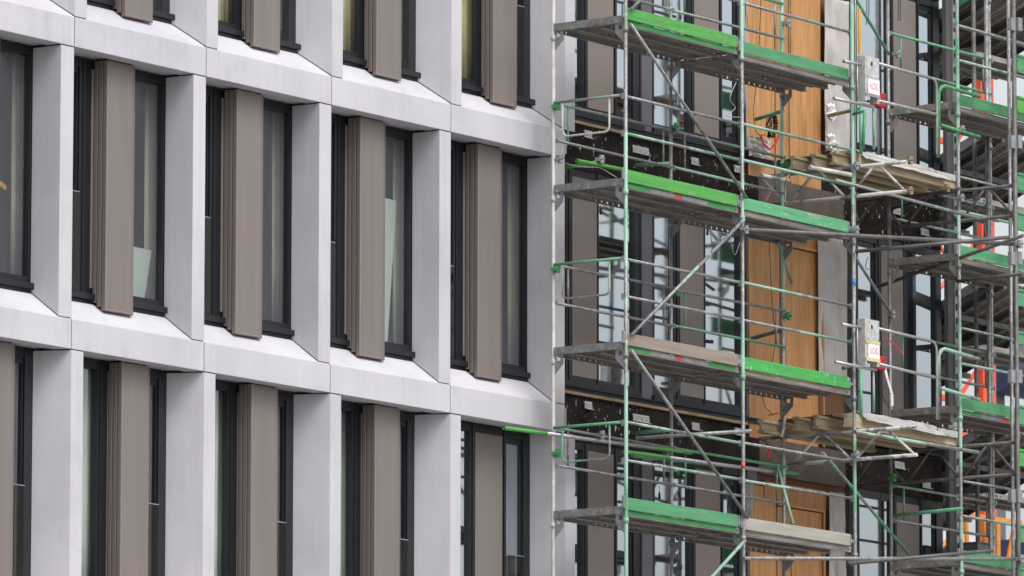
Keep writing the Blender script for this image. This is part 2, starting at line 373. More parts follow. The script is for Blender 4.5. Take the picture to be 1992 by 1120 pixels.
# end piece of the concrete front: lower band course turning back to the raw wall
for k in (1, 2):
    MB().prism([(0.001,ZB[k]+.05),(0.001,ZB[k]+.30),(.38,ZB[k]+.58),(.38,ZB[k]+.05)], W+G, W+.03).build('spandrel_end', 'concrete', bld)
# the base below the rows of windows in view and the parapet above
MB().box((-5*W, .0, 0), (XE, .55, ZB[3]-.02)).build('base_wall', 'soffit', bld)
# raw part: windows, black membrane, timber strip, brackets
for r in (1, 2, 3):
    zb, zt = ZB[r], ZB[r]+H
    for j in (1, 2, 4):
        window(j, zb, zt, TYP[r], 'glassb', guard=False)
    for j in (2, 3, 5) if False else (2, 3, 4):
        MB().box((j*W-.155, .385, zb+.60), (j*W+.075, .52, zt-.0)).build('mullion_cladding', 'cladding', bld)
    MB().plan([(XE-.11, .41), (XE, .41), (XE, .9), (XE-.11, .9)], zb+.62, zt).build('corner_cladding', 'frame', bld)
for k in (0, 1, 2, 3):
    zb = ZB[k]
    MB().sheet(lambda a, b: (W+.02+a*(XE-W-.02), .385+.012*sin(a*31+b*2)*sin(a*77), zb+.0+b*.575), 90, 4, .12).build('black_membrane', 'membrane', bld)
    MB().box((W+.23, .34, zb+.565), (3*W-.2, .47, zb+.60)).build('timber_strip', 'strip', bld)
    MB().box((W+.10, .36, zb+.602), (XE, .429, zb+.66)).box((W+.10, .33, zb+.655), (XE, .344, zb+.672)).build('sill_rail', 'frame', bld)
    for bx, dz, wd in ((3.35,.47,.16),(4.42,.42,.36),(5.75,.44,.17),(6.75,.47,.2),(10.6,.40,.24),(11.3,.2,.2)):
        b = MB().box((bx, .352, zb+dz-.055), (bx+wd, .362, zb+dz+.0)).box((bx+.012, .335, zb+dz-.06), (bx+wd+.02, .352, zb+dz-.052)).box((bx-.01, .345, zb+dz-.0), (bx+wd-.02, .366, zb+dz+.035))
        b.build('anchor_bracket', 'bracket', bld)
        h = MB()
        for q in range(3): h.box((bx+wd*(.2+.28*q), .349, zb+dz-.034), (bx+wd*(.2+.28*q)+.012, .3535, zb+dz-.022))
        h.build('bracket_slot', 'black', bld)
    MB().box((3*W+.1, .36, zb-.03), (4*W-.25, .384, zb+.44)).build('brown_backing_board', 'brownbd', bld)
# boarded bay
for r in (1, 2, 3):
    zb, zt = ZB[r], ZB[r]+H; x = 3*W
    MB().box((x-.03, .43, zb+.55), (x+W-.15, .52, zt-.0)).build('boarding_back', 'plyedge', bld)
    xs = [(-.12, .50), (.53, .84), (.87, 1.62)] if r != 2 else [(-.12, .60), (.64, 1.52)]
    ztop = zt-.02 if r == 1 else zt-.12
    for i, (a, b) in enumerate(xs):
        MB().box((x+a, .37, zb+.42), (x+b, .40, ztop-.02 - (0 if r == 1 else .28 if i else .05))).build('plywood_board', 'ply' if (i+r) % 2 else 'ply2', bld, bevel=.004)
    if r > 1:
        MB().box((x+.2, .355, ztop-.25), (x+1.68, .375, ztop)).build('plywood_board', 'ply2', bld)
        MB().box((x+.5, .33, ztop-.29), (x+1.62, .354, ztop-.255)).box((x+1.585, .33, zb+.45), (x+1.62, .354, ztop-.29)).build('door_lining', 'ply', bld)
# rooms behind the glass
fl = MB()
for k in range(0, 4):
    fl.box((-5*W, .56, ZB[k]+.10), (XE-.05, 9, ZB[k]+.45))
fl.build('floor_slab', 'room', bld)
rw = MB(); rw.box((-5*W, 6.5, ZB[3]), (XE-.05, 6.7, ZB[0]+.1))
for xx in (-5*W+.02, -3*W, -1*W, 1*W, 3*W): rw.box((xx-.05, .9, ZB[3]+.46), (xx+.05, 6.5, ZB[0]+.09))
rw.build('partition', 'room', bld)
MB().box((XE-.049, .9, 0), (XE-.001, 14, ZB[0]+.8)).build('side_wall', 'cladding', bld)
MB().box((-5*W, 9.0, 0), (XE-.05, 14, ZB[0]+.8)).box((-5*W, .57, ZB[0]+.46), (XE-.05, 9, ZB[0]+.8)).build('rear_block', 'soffit', bld)

# curtains and leaning sheets inside
def curtain(x0, x1, zb, zt, mat, label, ph=0, yc=.575, am=.028):
    fn = lambda a, b: (x0+a*(x1-x0), yc+am*sin(a*(x1-x0)*58+ph)+.01*sin(a*31+b*2), zb+.76+b*(zt-zb-.84))
    tag(MB().sheet(fn, int((x1-x0)*70), 3, .003).build('curtain', mat, smooth=True), label, 'curtain', 'curtains behind the windows')
tops = ['third window from the left edge', 'window left of centre', 'window above the tall shutter at centre', 'window nearest the scaffold']
for i, j in enumerate((-4, -3, -2, -1, 0)):
    zb = ZB[1]
    lab = ['olive curtain behind the cut off glass at the far top left corner', 'olive curtain behind the dark glass at top left, beside the first folded shutter', 'olive yellow curtain in the second top row window from the left',
           'olive pleated curtain in the third top row window from the left', 'olive pleated curtain in the top row window next to the scaffold'][i]
    curtain(j*W+.1, j*W+1.26, zb, zb+H, 'curtain_y', lab, i)
for i, j in enumerate((-4, -3, -2, -1)):
    zb = ZB[3]
    lab = ['grey green curtain at the far left edge of the bottom row', 'grey green pleated curtain in the first whole bottom row window', 'grey green curtain in the middle bottom row window, left of its shutter',
           'grey green curtain in the bottom row window below the leaning pale sheet'][i]
    curtain(j*W+.1, j*W+1.11, zb, zb+H, 'curtain_g', lab, i*2)
for i, j in enumerate((-4, -3, -2, -1, 0)):
    lab = ['brown olive curtain at the far left edge of the middle row', 'brown curtain behind the small pale sheet, first whole middle row window', 'dull brown curtain in the second whole window of the middle row',
           'dull olive curtain behind the tall pale sheet of the middle row', 'dull brown curtain in the middle row window next to the scaffold'][i]
    curtain(j*W+2.13, j*W+2.52, ZB[2], ZB[1], 'curtain_b', lab, i*2, .655, .007)
def lean(x0, x1, x2, zb, h, label):
    o = MB().hexa([(x0, .60, zb), (x1, .60, zb), (x1, .615, zb), (x0, .615, zb)], [(x0, .56, zb+h), (x2, .56, zb+h*.99), (x2, .575, zb+h*.99), (x0, .575, zb+h)])
    tag(o.build('leaning_sheet', 'sheet'), label, 'sheet', 'pale green sheets leaning inside the windows')
lean(-3*W+1.40, -3*W+2.02, -3*W+2.13, 12.20, .735, 'small pale green sheet leaning inside the first middle row window')
lean(-1*W+1.40, -1*W+1.93, -1*W+2.06, 12.20, 1.915, 'tall pale green sheet leaning inside the third middle row window')

# ================================================================ MAIN SCAFFOLD
XS = 1.653; BAY = 2.5712; YI, YO = -.35, -1.42; L0 = 16.414
X = [XS+BAY*k for k in range(5)]; LV = [L0-2*j for j in range(4)]
sca = thing('facade_scaffold', (X[1], -.9, 0), 'green and galvanised tube scaffold with steel decks standing in front of the unclad facade', 'scaffold')
def ring(mb, x, y, z): mb.tube((x, y, z-.03), (x, y, z+.03), .034, 10)
pmats = {0: ('steel', 'post'), 1: ('steel', 'post'), 2: ('post', 'post'), 3: ('steel', 'post'), 4: ('steel', 'post')}
for k in range(5):
    for y, mt in ((YI, pmats[k][0]), (YO, pmats[k][1])):
        if k == 0 and y == YI: mt = 'white'
        t = MB(); t.tube((X[k], y, 0), (X[k], y, 18.9), .0245, 12)
        for L in [16.414+2]+LV: ring(t, X[k], y, L-.13)
        t.build('post', mt, sca, smooth=True)
        c = MB()
        for L in LV:
            for h in (.6, 1.06): c.box((X[k]-.028, y+.012, L+h-.045), (X[k]-.005, y+.05, L+h+.03)) if y == YO else c.box((X[k]+.02, y-.03, L+h-.03), (X[k]+.05, y+.02, L+h+.03))
        c.build('wedge_clamp', 'plate', sca)
def gusset(x, y, L, s):
    "cut corner plate under a transom, s=+1 points towards the wall"
    m = MB(); a = lambda q: y+s*q
    m.add([], [])
    t0, t1 = x-.004, x+.004
    def pl(P):
        P = [(a(p), z) for p, z in P]; m.prism(P, t0, t1)
    pl([(.02, L-.04), (.15, L-.04), (.15, L-.065), (.02, L-.065)]); pl([(.02, L-.065), (.05, L-.065), (.05, L-.12), (.02, L-.12)])
    pl([(.105, L-.065), (.15, L-.065), (.15, L-.12), (.105, L-.12)]); pl([(.02, L-.12), (.15, L-.12), (.15, L-.16), (.03, L-.28), (.02, L-.28)])
    m.build('gusset_plate', 'plate', sca)
def transom(x, L, y0=YI, y1=YO, mat='transom'):
    m = MB(); m.box((x-.025, y1+.024, L-.045), (x+.025, y0-.024, L+.0)); m.box((x-.025, y1+.024, L), (x-.018, y0-.024, L+.045)).box((x+.018, y1+.024, L), (x+.025, y0-.024, L+.045))
    m.build('transom', mat, sca)
def plank(x0, x1, y0, w_, L, par=None, flg='deck'):
    m = MB(); zt, zbm = L-.002, L-.072
    m.box((x0, y0, zt-.006), (x1, y0+w_, zt))
    for yy in (y0, y0+w_-.004):      # perforated side webs
        m.box((x0, yy, zt-.022), (x1, yy+.004, zt-.006)); m.box((x0, yy, zbm), (x1, yy+.004, zbm+.018))
        n = int((x1-x0)/.125); rh = random.Random(int(x0*97+yy*1013+L*7)); solid = rh.randint(0, n)
        for i in range(n+1):
            xx = x0+(x1-x0)*i/n; hw = .0625 if (i+solid) % n < n*.45 else .044; m.box((max(x0, xx-hw), yy, zbm+.018), (min(x1, xx+hw), yy+.004, zt-.022))
    m.box((x0, y0+.004, zbm), (x1, y0+.03, zbm+.004)); m.box((x0, y0+w_-.03, zbm), (x1, y0+w_-.004, zbm+.004))
    for q in (.33, .66): m.box((x0, y0+w_*q-.012, zt-.03), (x1, y0+w_*q+.012, zt-.006))
    return m.build('deck_plank', flg, par or sca)
def deck(k, L, mat, x0=None, x1=None, flange='flange', end=.115):
    x0 = (X[k] if x0 is None else x0)+.03; x1 = (X[k+1] if x1 is None else x1)-.03
    for i in range(3): plank(x0, x1, YO+.04+i*.335, .315, L)
    # painted outer edge of the deck: green ends, bare middle, a red mark
    a = x1-x0; yy = YO+.033
    if flange:
        segs = [(0, .22, 'flange'), (.22, .43, 'plate'), (.43, .50, 'redpaint'), (.50, .72, 'plate'), (.72, .97, 'flange')]
        if flange == 'g': segs = [(0, .97, 'flange')]
        if flange == 's': segs = [(0, .97, 'deck')]
        for s0, s1, mm in segs: MB().box((x0+a*s0, yy, L-.058), (x0+a*s1-.001, yy+.004, L-.004)).build('deck_edge', mm, sca)
    y = YO-.005
    tb = MB().box((x0+.0, y, L+.0), (x1-end+.03, y+.03, L+.15)).build('toe_board', mat, sca, bevel=.006)
    MB().box((x1-end+.03, y-.004, L+.02), (x1-end+.05, y+.036, L+.14)).box((x1-end+.05, y+.01, L+.05), (x1+.03, y+.025, L+.09)).build('end_bracket', 'plate', tb)
    MB().box((x0-.085, y+.004, L+.02), (x0-.05, y+.03, L+.17)).build('end_bracket', 'plate', tb)
for k in range(5):
    for j, L in enumerate(LV):
        if k == 4: continue
        transom(X[k], L); gusset(X[k], YI, L, -1); gusset(X[k], YO, L, 1)
DK = {(0,0): ('tb_bright', 'g'), (0,1): ('tb_bright', 'm'), (0,2): ('tb_wood', 'm'), (0,3): ('tb_mid', 'g'),
      (1,0): ('tb_mid', 's'), (1,1): ('tb_worn', 's'), (1,2): ('tb_drip', 's'), (1,3): ('tb_grey', 's'),
      (3,0): ('tb_mid', 's'), (3,1): ('tb_worn', 's'), (3,2): ('tb_mid', 'm'), (3,3): ('tb_mid', 's')}
for (k, j), (mt, fg) in DK.items(): deck(k, LV[j]-(.05 if (k, j) == (1, 0) else .02 if k == 1 else 0), mt, flange=fg, end=.115 if k < 3 else .0)
rr = random.Random(3)
def guard(k, L, y, top=True, midr=True, mat=None):
    for h, on in ((1.06, top), (.60, midr)):
        if not on: continue
        mt = mat or rr.choice(['rail', 'rail', 'steel', 'railg'] if y == YI else ['rail', 'post', 'rail'])
        dy = -.03 if y == YI else .03
        MB().tube((X[k]+.03, y+dy, L+h+rr.uniform(-.008, .008)), (X[k+1]-.03, y+dy, L+h-.0+rr.uniform(-.012, .008)), .019, 10).build('guard_rail', mt, sca, smooth=True)
        if y == YI: 
            pass
    if y == YI:
        MB().tube((X[k+1]-2.3, y-.03, L+.61), (X[k+1]-2.3, y-.03, L+1.05), .014, 8).build('rail_upright', 'railg' if rr.random() < .5 else 'steel', sca, smooth=True)
        MB().tube((X[k]+2.36, y-.03, L+.61), (X[k]+2.36, y-.03, L+1.05), .014, 8).build('rail_upright', 'steel', sca, smooth=True)
for j, L in enumerate(LV):
    for k in (0, 1): guard(k, L, YO); guard(k, L, YI)
    guard(3, L, YO); guard(3, L, YI)
# end guard with hanging loop at the open left end
for j, L in enumerate(LV):
    x = X[0]; zt = L+1.06; mt = ['railg', 'railg', 'railg', 'railg'][j]
    MB().tube((x-.03, YI-.03, zt), (x-.03, YO+.06, zt+.0), .019, 10).build('end_rail', mt, sca, smooth=True)
    a, b = YI-.16, YO+.22; d = .43
    pts = [(x-.03, a, zt)]+[(x-.03, a, zt-d+.06)]+[(x-.03, a-.06*sin(t)*1-.06*(1-cos(t))*0, 0) for t in ()]
    for i in range(6):
        t = i/5*pi/2; pts.append((x-.03, a-.07*(1-cos(t)), zt-d+.07-.07*sin(t)-.0))
    for i in range(6):
        t = i/5*pi/2; pts.append((x-.03, b+.07*(1-sin(t)), zt-d+.07-.07*cos(t)))
    pts.append((x-.03, b, zt))
    MB().path(pts, .0135).build('hanging_loop', ['white', 'white', 'railg', 'railg'][[0, 1, 2, 3][j]] if j != 2 else 'rail', sca, smooth=True)
# diagonal braces on the outer face
def brace(p, q, mt='steel', r=.021): MB().tube(p, q, r, 10).build('diagonal_brace', mt, sca, smooth=True)
yb = YO-.045
for j in range(-1, 4):
    zt, zl = L0-2*j-.06, L0-2*(j+1)+.12
    if j % 2 == 0: brace((X[0]+.04, yb, zt), (X[1]+.03, yb, zl), 'steel')
    else: brace((X[1]-.03, yb, zt-.1), (X[0]+.05, yb, zl), 'post')
brace(at(1663, -5, YO+.1), at(1729, 105, YI-.05), 'railg'); brace(at(1664, 500, YO+.1), at(1735, 612, YI-.05), 'steel')
brace(at(1600, 880, YO+.1), at(1768, 1078, YI-.05), 'railg'); 
brace(at(1513, 468, YI-.1), at(1540, 550, YI+.2), 'post'); brace(at(1512, 905, YI-.1), at(1543, 1020, YI-.45), 'post')
# outer post of the loading bays and its neighbour
PX5 = X[3]; Y5 = -2.28
t = MB().tube((PX5, Y5, 0), (PX5, Y5, 18.9), .031, 14); t.build('post', 'dsteel', sca, smooth=True)
q = at(1964, 300, -1.6); MB().tube((q.x, -1.6, 0), (q.x, -1.6, 18.9), .0245, 12).build('post', 'steel', sca, smooth=True)
for v in (47, 276, 502, 732, 965):
    for du in (-7, 6.5):
        c = at(1975+du, v, Y5-.0); MB().box((c.x-.05, c.y-.03, c.z-.085), (c.x+.05, c.y+.03, c.z+.085)).build('coupler_block', 'plate', sca, bevel=.004)
# bay 2: no decks, posts shared. small tubes behind the inner frame
for u, v0, v1 in ((1510.5, 165, 225), (1517, 610, 640)):
    pass

# ================================================================ LOOSE AND CLAMPED TUBES
def loose(p, q, mat, label, r=.0245, cat='tube', hollow=True, name='scaffold_tube'):
    return tag(MB().tube(p, q, r, 12, hollow=hollow).build(name, mat, smooth=True), label, cat, 'single tubes clamped to the scaffold')
M['tube_gtip'] = M['railg']
p = at(980, 832, YI-.12); q = at(1345, 881, YI-.1); d = q-p
tb = thing('scaffold_tube', p, 'long grey tube with bright green ends sticking out left beyond the scaffold', 'tube', 'single tubes clamped to the scaffold')
MB().tube(p, p+d*.22, .0245, 12, hollow=True).build('painted_end', 'tb_bright', tb, smooth=True)
MB().tube(p+d*.22, p+d*.80, .0243, 12).build('bare_middle', 'alurail', tb, smooth=True)
MB().tube(p+d*.80, q, .0245, 12).build('painted_end', 'tb_bright', tb, smooth=True)
p = at(1214, 878, YI-.2); q = at(1500, 917, YI-.2); d = q-p
tb = thing('scaffold_tube', p, 'grey tube with one green end lying below the longest tube, ending near the second post', 'tube', 'single tubes clamped to the scaffold')
MB().tube(p, p+d*.3, .0245, 12, hollow=True).build('painted_end', 'tb_bright', tb, smooth=True); MB().tube(p+d*.3, q, .0243, 12).build('bare_middle', 'alurail', tb, smooth=True)
loose(at(1230, 886, YI+.1), at(1552, 921, YI+.1), 'railg', 'mint green tube with a bright green right end under the two grey tubes')
loose(at(1237, 852, YI-.3), at(1462, 838, YI-1.55), 'steel', 'grey tube pointing outwards beside the plaster spattered black membrane')
loose(at(1122, 312, YI-.25), at(1208, 329, YI-.3), 'tb_bright', 'short bright green tube with open left end above the second deck')
loose(at(1099, 326, YI+.45), at(1158, 316, YI-.1), 'tb_bright', 'bright green tube running back to the concrete edge above the second deck')
loose(at(1236, 321, YI+.30), at(1302, 318, YI-.2), 'railg', 'dark green stub tube in front of the black membrane at the upper level')
loose(at(1236, 842, YI+.30), at(1300, 836, YI-.2), 'railg', 'dark green stub tube in front of the black membrane at the lower level')
def long2(u0, v0, y0, u1, v1, y1, mat, label, r=.0245): return loose(at(u0, v0, y0), at(u1, v1, y1), mat, label, r)
long2(1436, 446, YO-.05, 1982, 475, Y5+.05, 'dsteel', 'long dull grey tube crossing level behind the chipped green toe board to the outermost post', .028)
long2(1446, 1086, YO-.05, 1990, 1087, Y5+.05, 'steel', 'long level tube along the very bottom of the photo')
long2(1648, 1096, YO-.4, 1930, 1071, Y5-.35, 'dsteel', 'dark tube just under the bottom lattice beam, resting near the grey cabinet')
long2(1664, 489, YO-.05, 1965, 461, Y5-.8, 'dsteel', 'rusty dark tube sloping up to the right below the upper lattice beams')
long2(1862, 547, YO-.05, 1992, 532, Y5-.35, 'dsteel', 'dark tube running outwards under the chipped green deck at the right edge')
long2(1625, 350, YI-1.1, 1905, 425, YI-1.6, 'rail', 'mint tube falling to the right through the upper lattice beam', .021)
long2(1663, 840, YO-.3, 1904, 880, YO-.5, 'rail', 'pale tube with green ends under the lower loading platform')
long2(1480, 340, YI-.3, 1536, 352, YI-.3, 'spat', 'short dirty tube behind the guard rails left of the upper timber beams')
long2(1575, 325, YO-.2, 1655, 340, YO-.4, 'white', 'white dusty tube end under the upper timber beams', .028)

# ================================================================ LATTICE GIRDERS, LOADING PLATFORMS
def girder(x, y0, y1, zl, zt, mat, label, offs=0, post=True):
    L_ = abs(y1-y0); g_ = thing('lattice_girder', (x, y0, zl), label, 'girder', 'lattice girders under the loading platforms')
    MB().tube((x, y0, zl), (x, y1, zl), .0245, 12, hollow=False).build('chord', mat, g_, smooth=True)
    MB().tube((x, y0, zt), (x, y1, zt), .0245, 12).build('chord', mat, g_, smooth=True)
    n = max(2, int(round(L_/.44))); s = L_/n
    for i in range(n):
        ya, yb_ = y0-s*i, y0-s*(i+1)
        if (i+offs) % 2: MB().tube((x, ya-.03, zl), (x, yb_+.03, zt), .019, 8).build('lattice_bar', mat, g_, smooth=True)
        else: MB().tube((x, ya-.03, zt), (x, yb_+.03, zl), .019, 8).build('lattice_bar', mat, g_, smooth=True)
    return g_
girder(X[2]+.05, .05, -2.2, 14.885, 15.262, 'spat', 'plaster spattered lattice girder under the left end of the upper timber beams')
girder(X[3]+.05, .30, -2.25, 14.885, 15.28, 'dsteel', 'dull lattice girder at the right end of the upper loading platform', 1)
girder(X[2]+.05, .05, -2.32, 11.51, 11.868, 'spat', 'spattered lattice girder under the left end of the lower timber beams')
girder(X[3]+.05, .30, -2.25, 11.505, 11.92, 'dsteel', 'dull lattice girder at the right end of the lower loading platform', 1)
def hbeam(x0, x1, y, z, h=.19, w_=.08, web=.02):
    m = MB(); m.box((x0, y-w_/2, z), (x1, y+w_/2, z+.038)).box((x0, y-w_/2, z+h-.038), (x1, y+w_/2, z+h)).box((x0+.002, y-web, z+.038), (x1-.002, y+web, z+h-.038)); return m
posn = ['outermost', 'second from the outside', 'third from the outside', 'innermost']
for nm, z, dz, ys in (('upper', 15.297, 0, (-1.33, -1.18, -.875, -.55)), ('lower', 11.925, .012, (-1.31, -.886, -.59, -.06))):
    for i, y in enumerate(ys):
        x0 = [7.02 if nm == 'upper' else 6.78, 6.70, 6.70, 6.70][i]
        tag(hbeam(x0, X[3]+[.02, -.05, .08, .05][i], y, z, .172, .095, .02 if i else .042).build('timber_beam', 'timber', bevel=.004), 'yellowish timber I beam of the %s loading platform, %s' % (nm, posn[i]), 'beam', 'timber I beams of the loading platforms')
    for i in range(4):
        pb = MB().box((X[2]+.12+.04*i, -1.30+i*.30, z+.175), (X[3]+.03, -1.30+i*.30+.285, z+.20)).build('platform_board', 'brownbd' if i else 'timber')
        tag(pb, 'flat board on the beams of the %s platform, %s' % (nm, ['at the outer edge', 'second from the outer edge', 'third from the outer edge', 'closest to the facade'][i]), 'board', 'boards of the loading platforms')
    xa, xb = 7.06, 9.12
    s_ = MB().sheet(lambda a, b: (xa+a*(xb-xa)+.22*b*0-.2*a*b, -1.46+b*.17, z+.10+b*.135-.02*a*(1-b)+.004*sin(a*14+b*3)+.003*sin(a*37+b)), 40, 5, .006)
    tag(s_.build('metal_sheet', 'alu'), 'pale crumpled metal sheet over the outer edge of the %s loading platform' % nm, 'sheet', 'metal sheets on the platforms')
    tag(MB().box((xb-.25, -1.395, z+.10), (X[3]+.02, -1.385, z+.185)).box((xb-.25, -1.385, z+.176), (X[3]+.02, -1.30, z+.186)).build('edge_profile', 'alu'), 'flat grey angle profile at the right end of the %s platform edge' % nm, 'profile', 'edge profiles of the platforms')

# gates with the floor signs
def bez(pts, n=6): return pts
def arc(c, u, v, r, n=6): return [Vector(c)+Vector(u)*r*cos(t*pi/2/n)+Vector(v)*r*sin(t*pi/2/n) for t in range(n+1)]
YG = -1.52
def gate_group(dv, txt, nm, lower):
    A = lambda u, v, y=YG: at(u, v+dv, y)
    g_ = thing('loading_gate', A(1690, 300), 'aluminium tube gate carrying the %s floor sign on the loading platform' % txt, 'gate', 'aluminium gates on the loading platforms')
    if lower: rails = [((1637,119),(1678,126)), ((1706,127),(1812,152)), ((1624,192),(1703,208)), ((1703,195),(1818,223))]
    else: rails = [((1641,119),(1680,126)), ((1703,122),(1812,152)), ((1622,191),(1700,208)), ((1700,194),(1821,222))]
    for a, b in rails: MB().tube(A(*a), A(*b), .021, 10, hollow=True).build('rail', 'alurail', g_, smooth=True)
    MB().path([A(1811,151.5), A(1815,153), A(1818,156), A(1821,162), A(1822,170), A(1822.5, 230), A(1823, 300)], .016).build('gate_end_bow', 'alurail', g_, smooth=True)
    MB().tube(A(1674,207), A(1675,300), .022, 10).build('foot_post', 'railg', g_, smooth=True)
    MB().tube(A(1699,212), A(1700,290), .018, 10).build('foot_post', 'post', g_, smooth=True)
    MB().tube(A(1667.5,122), A(1668,195), .012, 8).build('side_bar', 'alurail', g_, smooth=True)
    MB().tube(A(1663.5,-20, YG+.1), A(1664,600, YG+.1), .008, 6).build('guide_rope', 'wire', g_, smooth=True)
    # housing
    a, b = A(1674,108), A(1702,203); x0, x1, zt, zb_ = a.x, b.x, a.z, b.z
    hs_ = MB().box((x0, YG-.07, zb_+.14), (x1, YG+.05, zt)).box((x0, YG-.07, zb_), (x0+.05, YG+.04, zb_+.14)).box((x1-.05, YG-.07, zb_), (x1, YG+.04, zb_+.14))
    ho = hs_.build('gate_housing', 'alu', g_, bevel=.005)
    MB().box((x0+.03, YG-.074, zt-.27), (x1-.02, YG-.0705, zt-.02)).build('cover_plate', 'bracket', ho)
    MB().box((x0+.13, YG-.078, zt-.12), (x0+.165, YG-.0745, zt-.07)).build('keyhole', 'black', ho)
    hl = MB()
    for qx in (.05, .3):
        for qz in (.05, .25): hl.box((x0+qx, YG-.078, zt-qz-.01), (x0+qx+.012, YG-.0745, zt-qz))
    hl.build('screw_heads', 'black', ho)
    MB().box((x0+.04, YG-.077, zt-.25), (x0+.065, YG-.0745, zt-.04)).build('faded_patch', 'yellow', ho)
    pz = zt-.29 if not lower else zt-.31
    pa = MB().box((x0+.055, YG-.079, pz-.19), (x1-.01, YG-.075, pz)).build('paper_sign', 'paper', ho)
    if lower:
        MB().box((x0+.0, YG-.082, pz-.005), (x1, YG-.0795, pz+.04)).build('tape', 'yellow', ho); MB().box((x0, YG-.082, pz-.23), (x1, YG-.0795, pz-.185)).build('tape', 'yellow', ho)
    else: MB().box((x0+.0, YG-.082, pz-.23), (x1, YG-.0795, pz-.19)).build('tape', 'plate', ho)
    cu = bpy.data.curves.new('floor_number', 'FONT'); cu.body = txt; cu.size = .118; cu.extrude = .001; cu.align_x = 'CENTER'; cu.align_y = 'CENTER'; cu.space_character = .95
    tmp = bpy.data.objects.new('tmp', cu); COL.objects.link(tmp); dg = bpy.context.evaluated_depsgraph_get(); me = bpy.data.meshes.new_from_object(tmp.evaluated_get(dg))
    bpy.data.objects.remove(tmp)
    to = bpy.data.objects.new('lettering', me); COL.objects.link(to); to.parent = ho; me.materials.clear(); me.materials.append(M['ink'])
    cx, cz = (x0+.055+x1-.01)/2, pz-.095
    mt_ = Matrix.Translation(Vector((cx, YG-.081, cz))-g_.location)@Matrix.Rotation(pi/2, 4, 'X')@Matrix.Diagonal((.80, 1.0, 1, 1))
    me.transform(mt_)
    rq = at(1707, 206+dv, -1.1); rq2 = at(1724, 182+dv, -1.1); rb = MB().box((rq.x, -1.1, rq.z), (rq2.x, -.98, rq2.z)).build('red_box', 'red', bevel=.015)
    tag(rb, 'dark red plastic box hanging right of the %s sign' % txt, 'box', 'red boxes beside the floor signs')
    gg = thing('hooped_gate', A(1826, 300), 'green hooped tube gate at the right end of the %s loading platform' % nm, 'gate', 'green hooped gates')
    mt2 = 'hoop' if not lower else 'post'
    k = 0 if not lower else -1
    pts = [A(1825,305+k), A(1826,185), A(1827,176), A(1831,169.5), A(1837,167), A(1905,187)]
    MB().path(pts, .026, 10).build('hoop', mt2, gg, smooth=True)
    MB().tube(A(1829,243), A(1905,266), .024, 10).build('lower_rail', mt2, gg, smooth=True)
gate_group(0, '4.OG', 'upper', False)
gate_group(511.5, '3.OG', 'lower', True)
# second light green rails beside the gate: inner line
loose(at(1738, 1003, YI-.1), at(1872, 989, YO-.1), 'railg', 'dark green tube crossing the lowest rails towards the last mint post')
loose(at(1700, 700, YI+.3), at(1640, 716, YI-.6), 'dsteel', 'short dark tube behind the lower floor sign')
loose(at(1612, 225, YI+.35), at(1668, 212, YO+.2), 'railg', 'dark green tube behind the upper floor sign in front of the fleece')
loose(at(1470, 232, YI+.5), at(1524, 215, YI), 'railg', 'dark green tube tying the inner post back above the cable coil')
loose(at(1462, 658, YI+.5), at(1526, 641, YI), 'dsteel', 'thin dark tube tying the inner post back in front of the middle plywood')
loose(at(1735, 405, .2), at(1868, 366, YO-.1), 'dsteel', 'dark tube directly under the right end of the upper timber beams')
loose(at(1700, 560, .2), at(1990, 458, -2.6), 'dsteel', 'rusty tube behind the last mint post, rising to the right at mid height')
tag(MB().tube(at(1682,215,-1.7), at(1679,290,-1.7), .02, 10).tube(at(1682,215,-1.7), at(1660, 222, -1.5), .02, 10).build('bent_tube', 'hoop', smooth=True), 'bright green bent tube standing on the upper platform below its sign', 'tube')

# ================================================================ HOIST MAST, STAIR TOWER BEHIND
q = at(1842, 300, .1); q2 = at(1853, 300, .1); q3 = at(1861, 300, .1)
hm = thing('hoist_mast', (q.x, .1, 0), 'tall dark grey steel channel column standing right of the building corner', 'mast')
MB().box((q.x, .1, 0), (q2.x-.004, .16, 19)).build('channel', simple('grey_channel', (.115,.112,.11), .55, .3, .15, 3), hm)
MB().box((q2.x, .08, 0), (q3.x, .14, 19)).build('guide_rail', 'alurail', hm)
s_ = MB()
for i in range(60): s_.box((q2.x+.02, .072, 8+i*.19), (q2.x+.05, .0795, 8+i*.19+.09))
s_.build('guide_slots', 'black', hm)
st = thing('stair_scaffold', (12, 2, 0), 'dark stair scaffold with inclined steel decks rising to the right behind the building corner', 'scaffold')
xa = 11.98
def slab(x0, x1, P0, P1, lo, hi):
    return MB().hexa([(x0, P0[0], P0[1]+lo), (x1, P0[0], P0[1]+lo), (x1, P1[0], P1[1]+lo), (x0, P1[0], P1[1]+lo)], [(x0, P0[0], P0[1]+hi), (x1, P0[0], P0[1]+hi), (x1, P1[0], P1[1]+hi), (x0, P1[0], P1[1]+hi)])
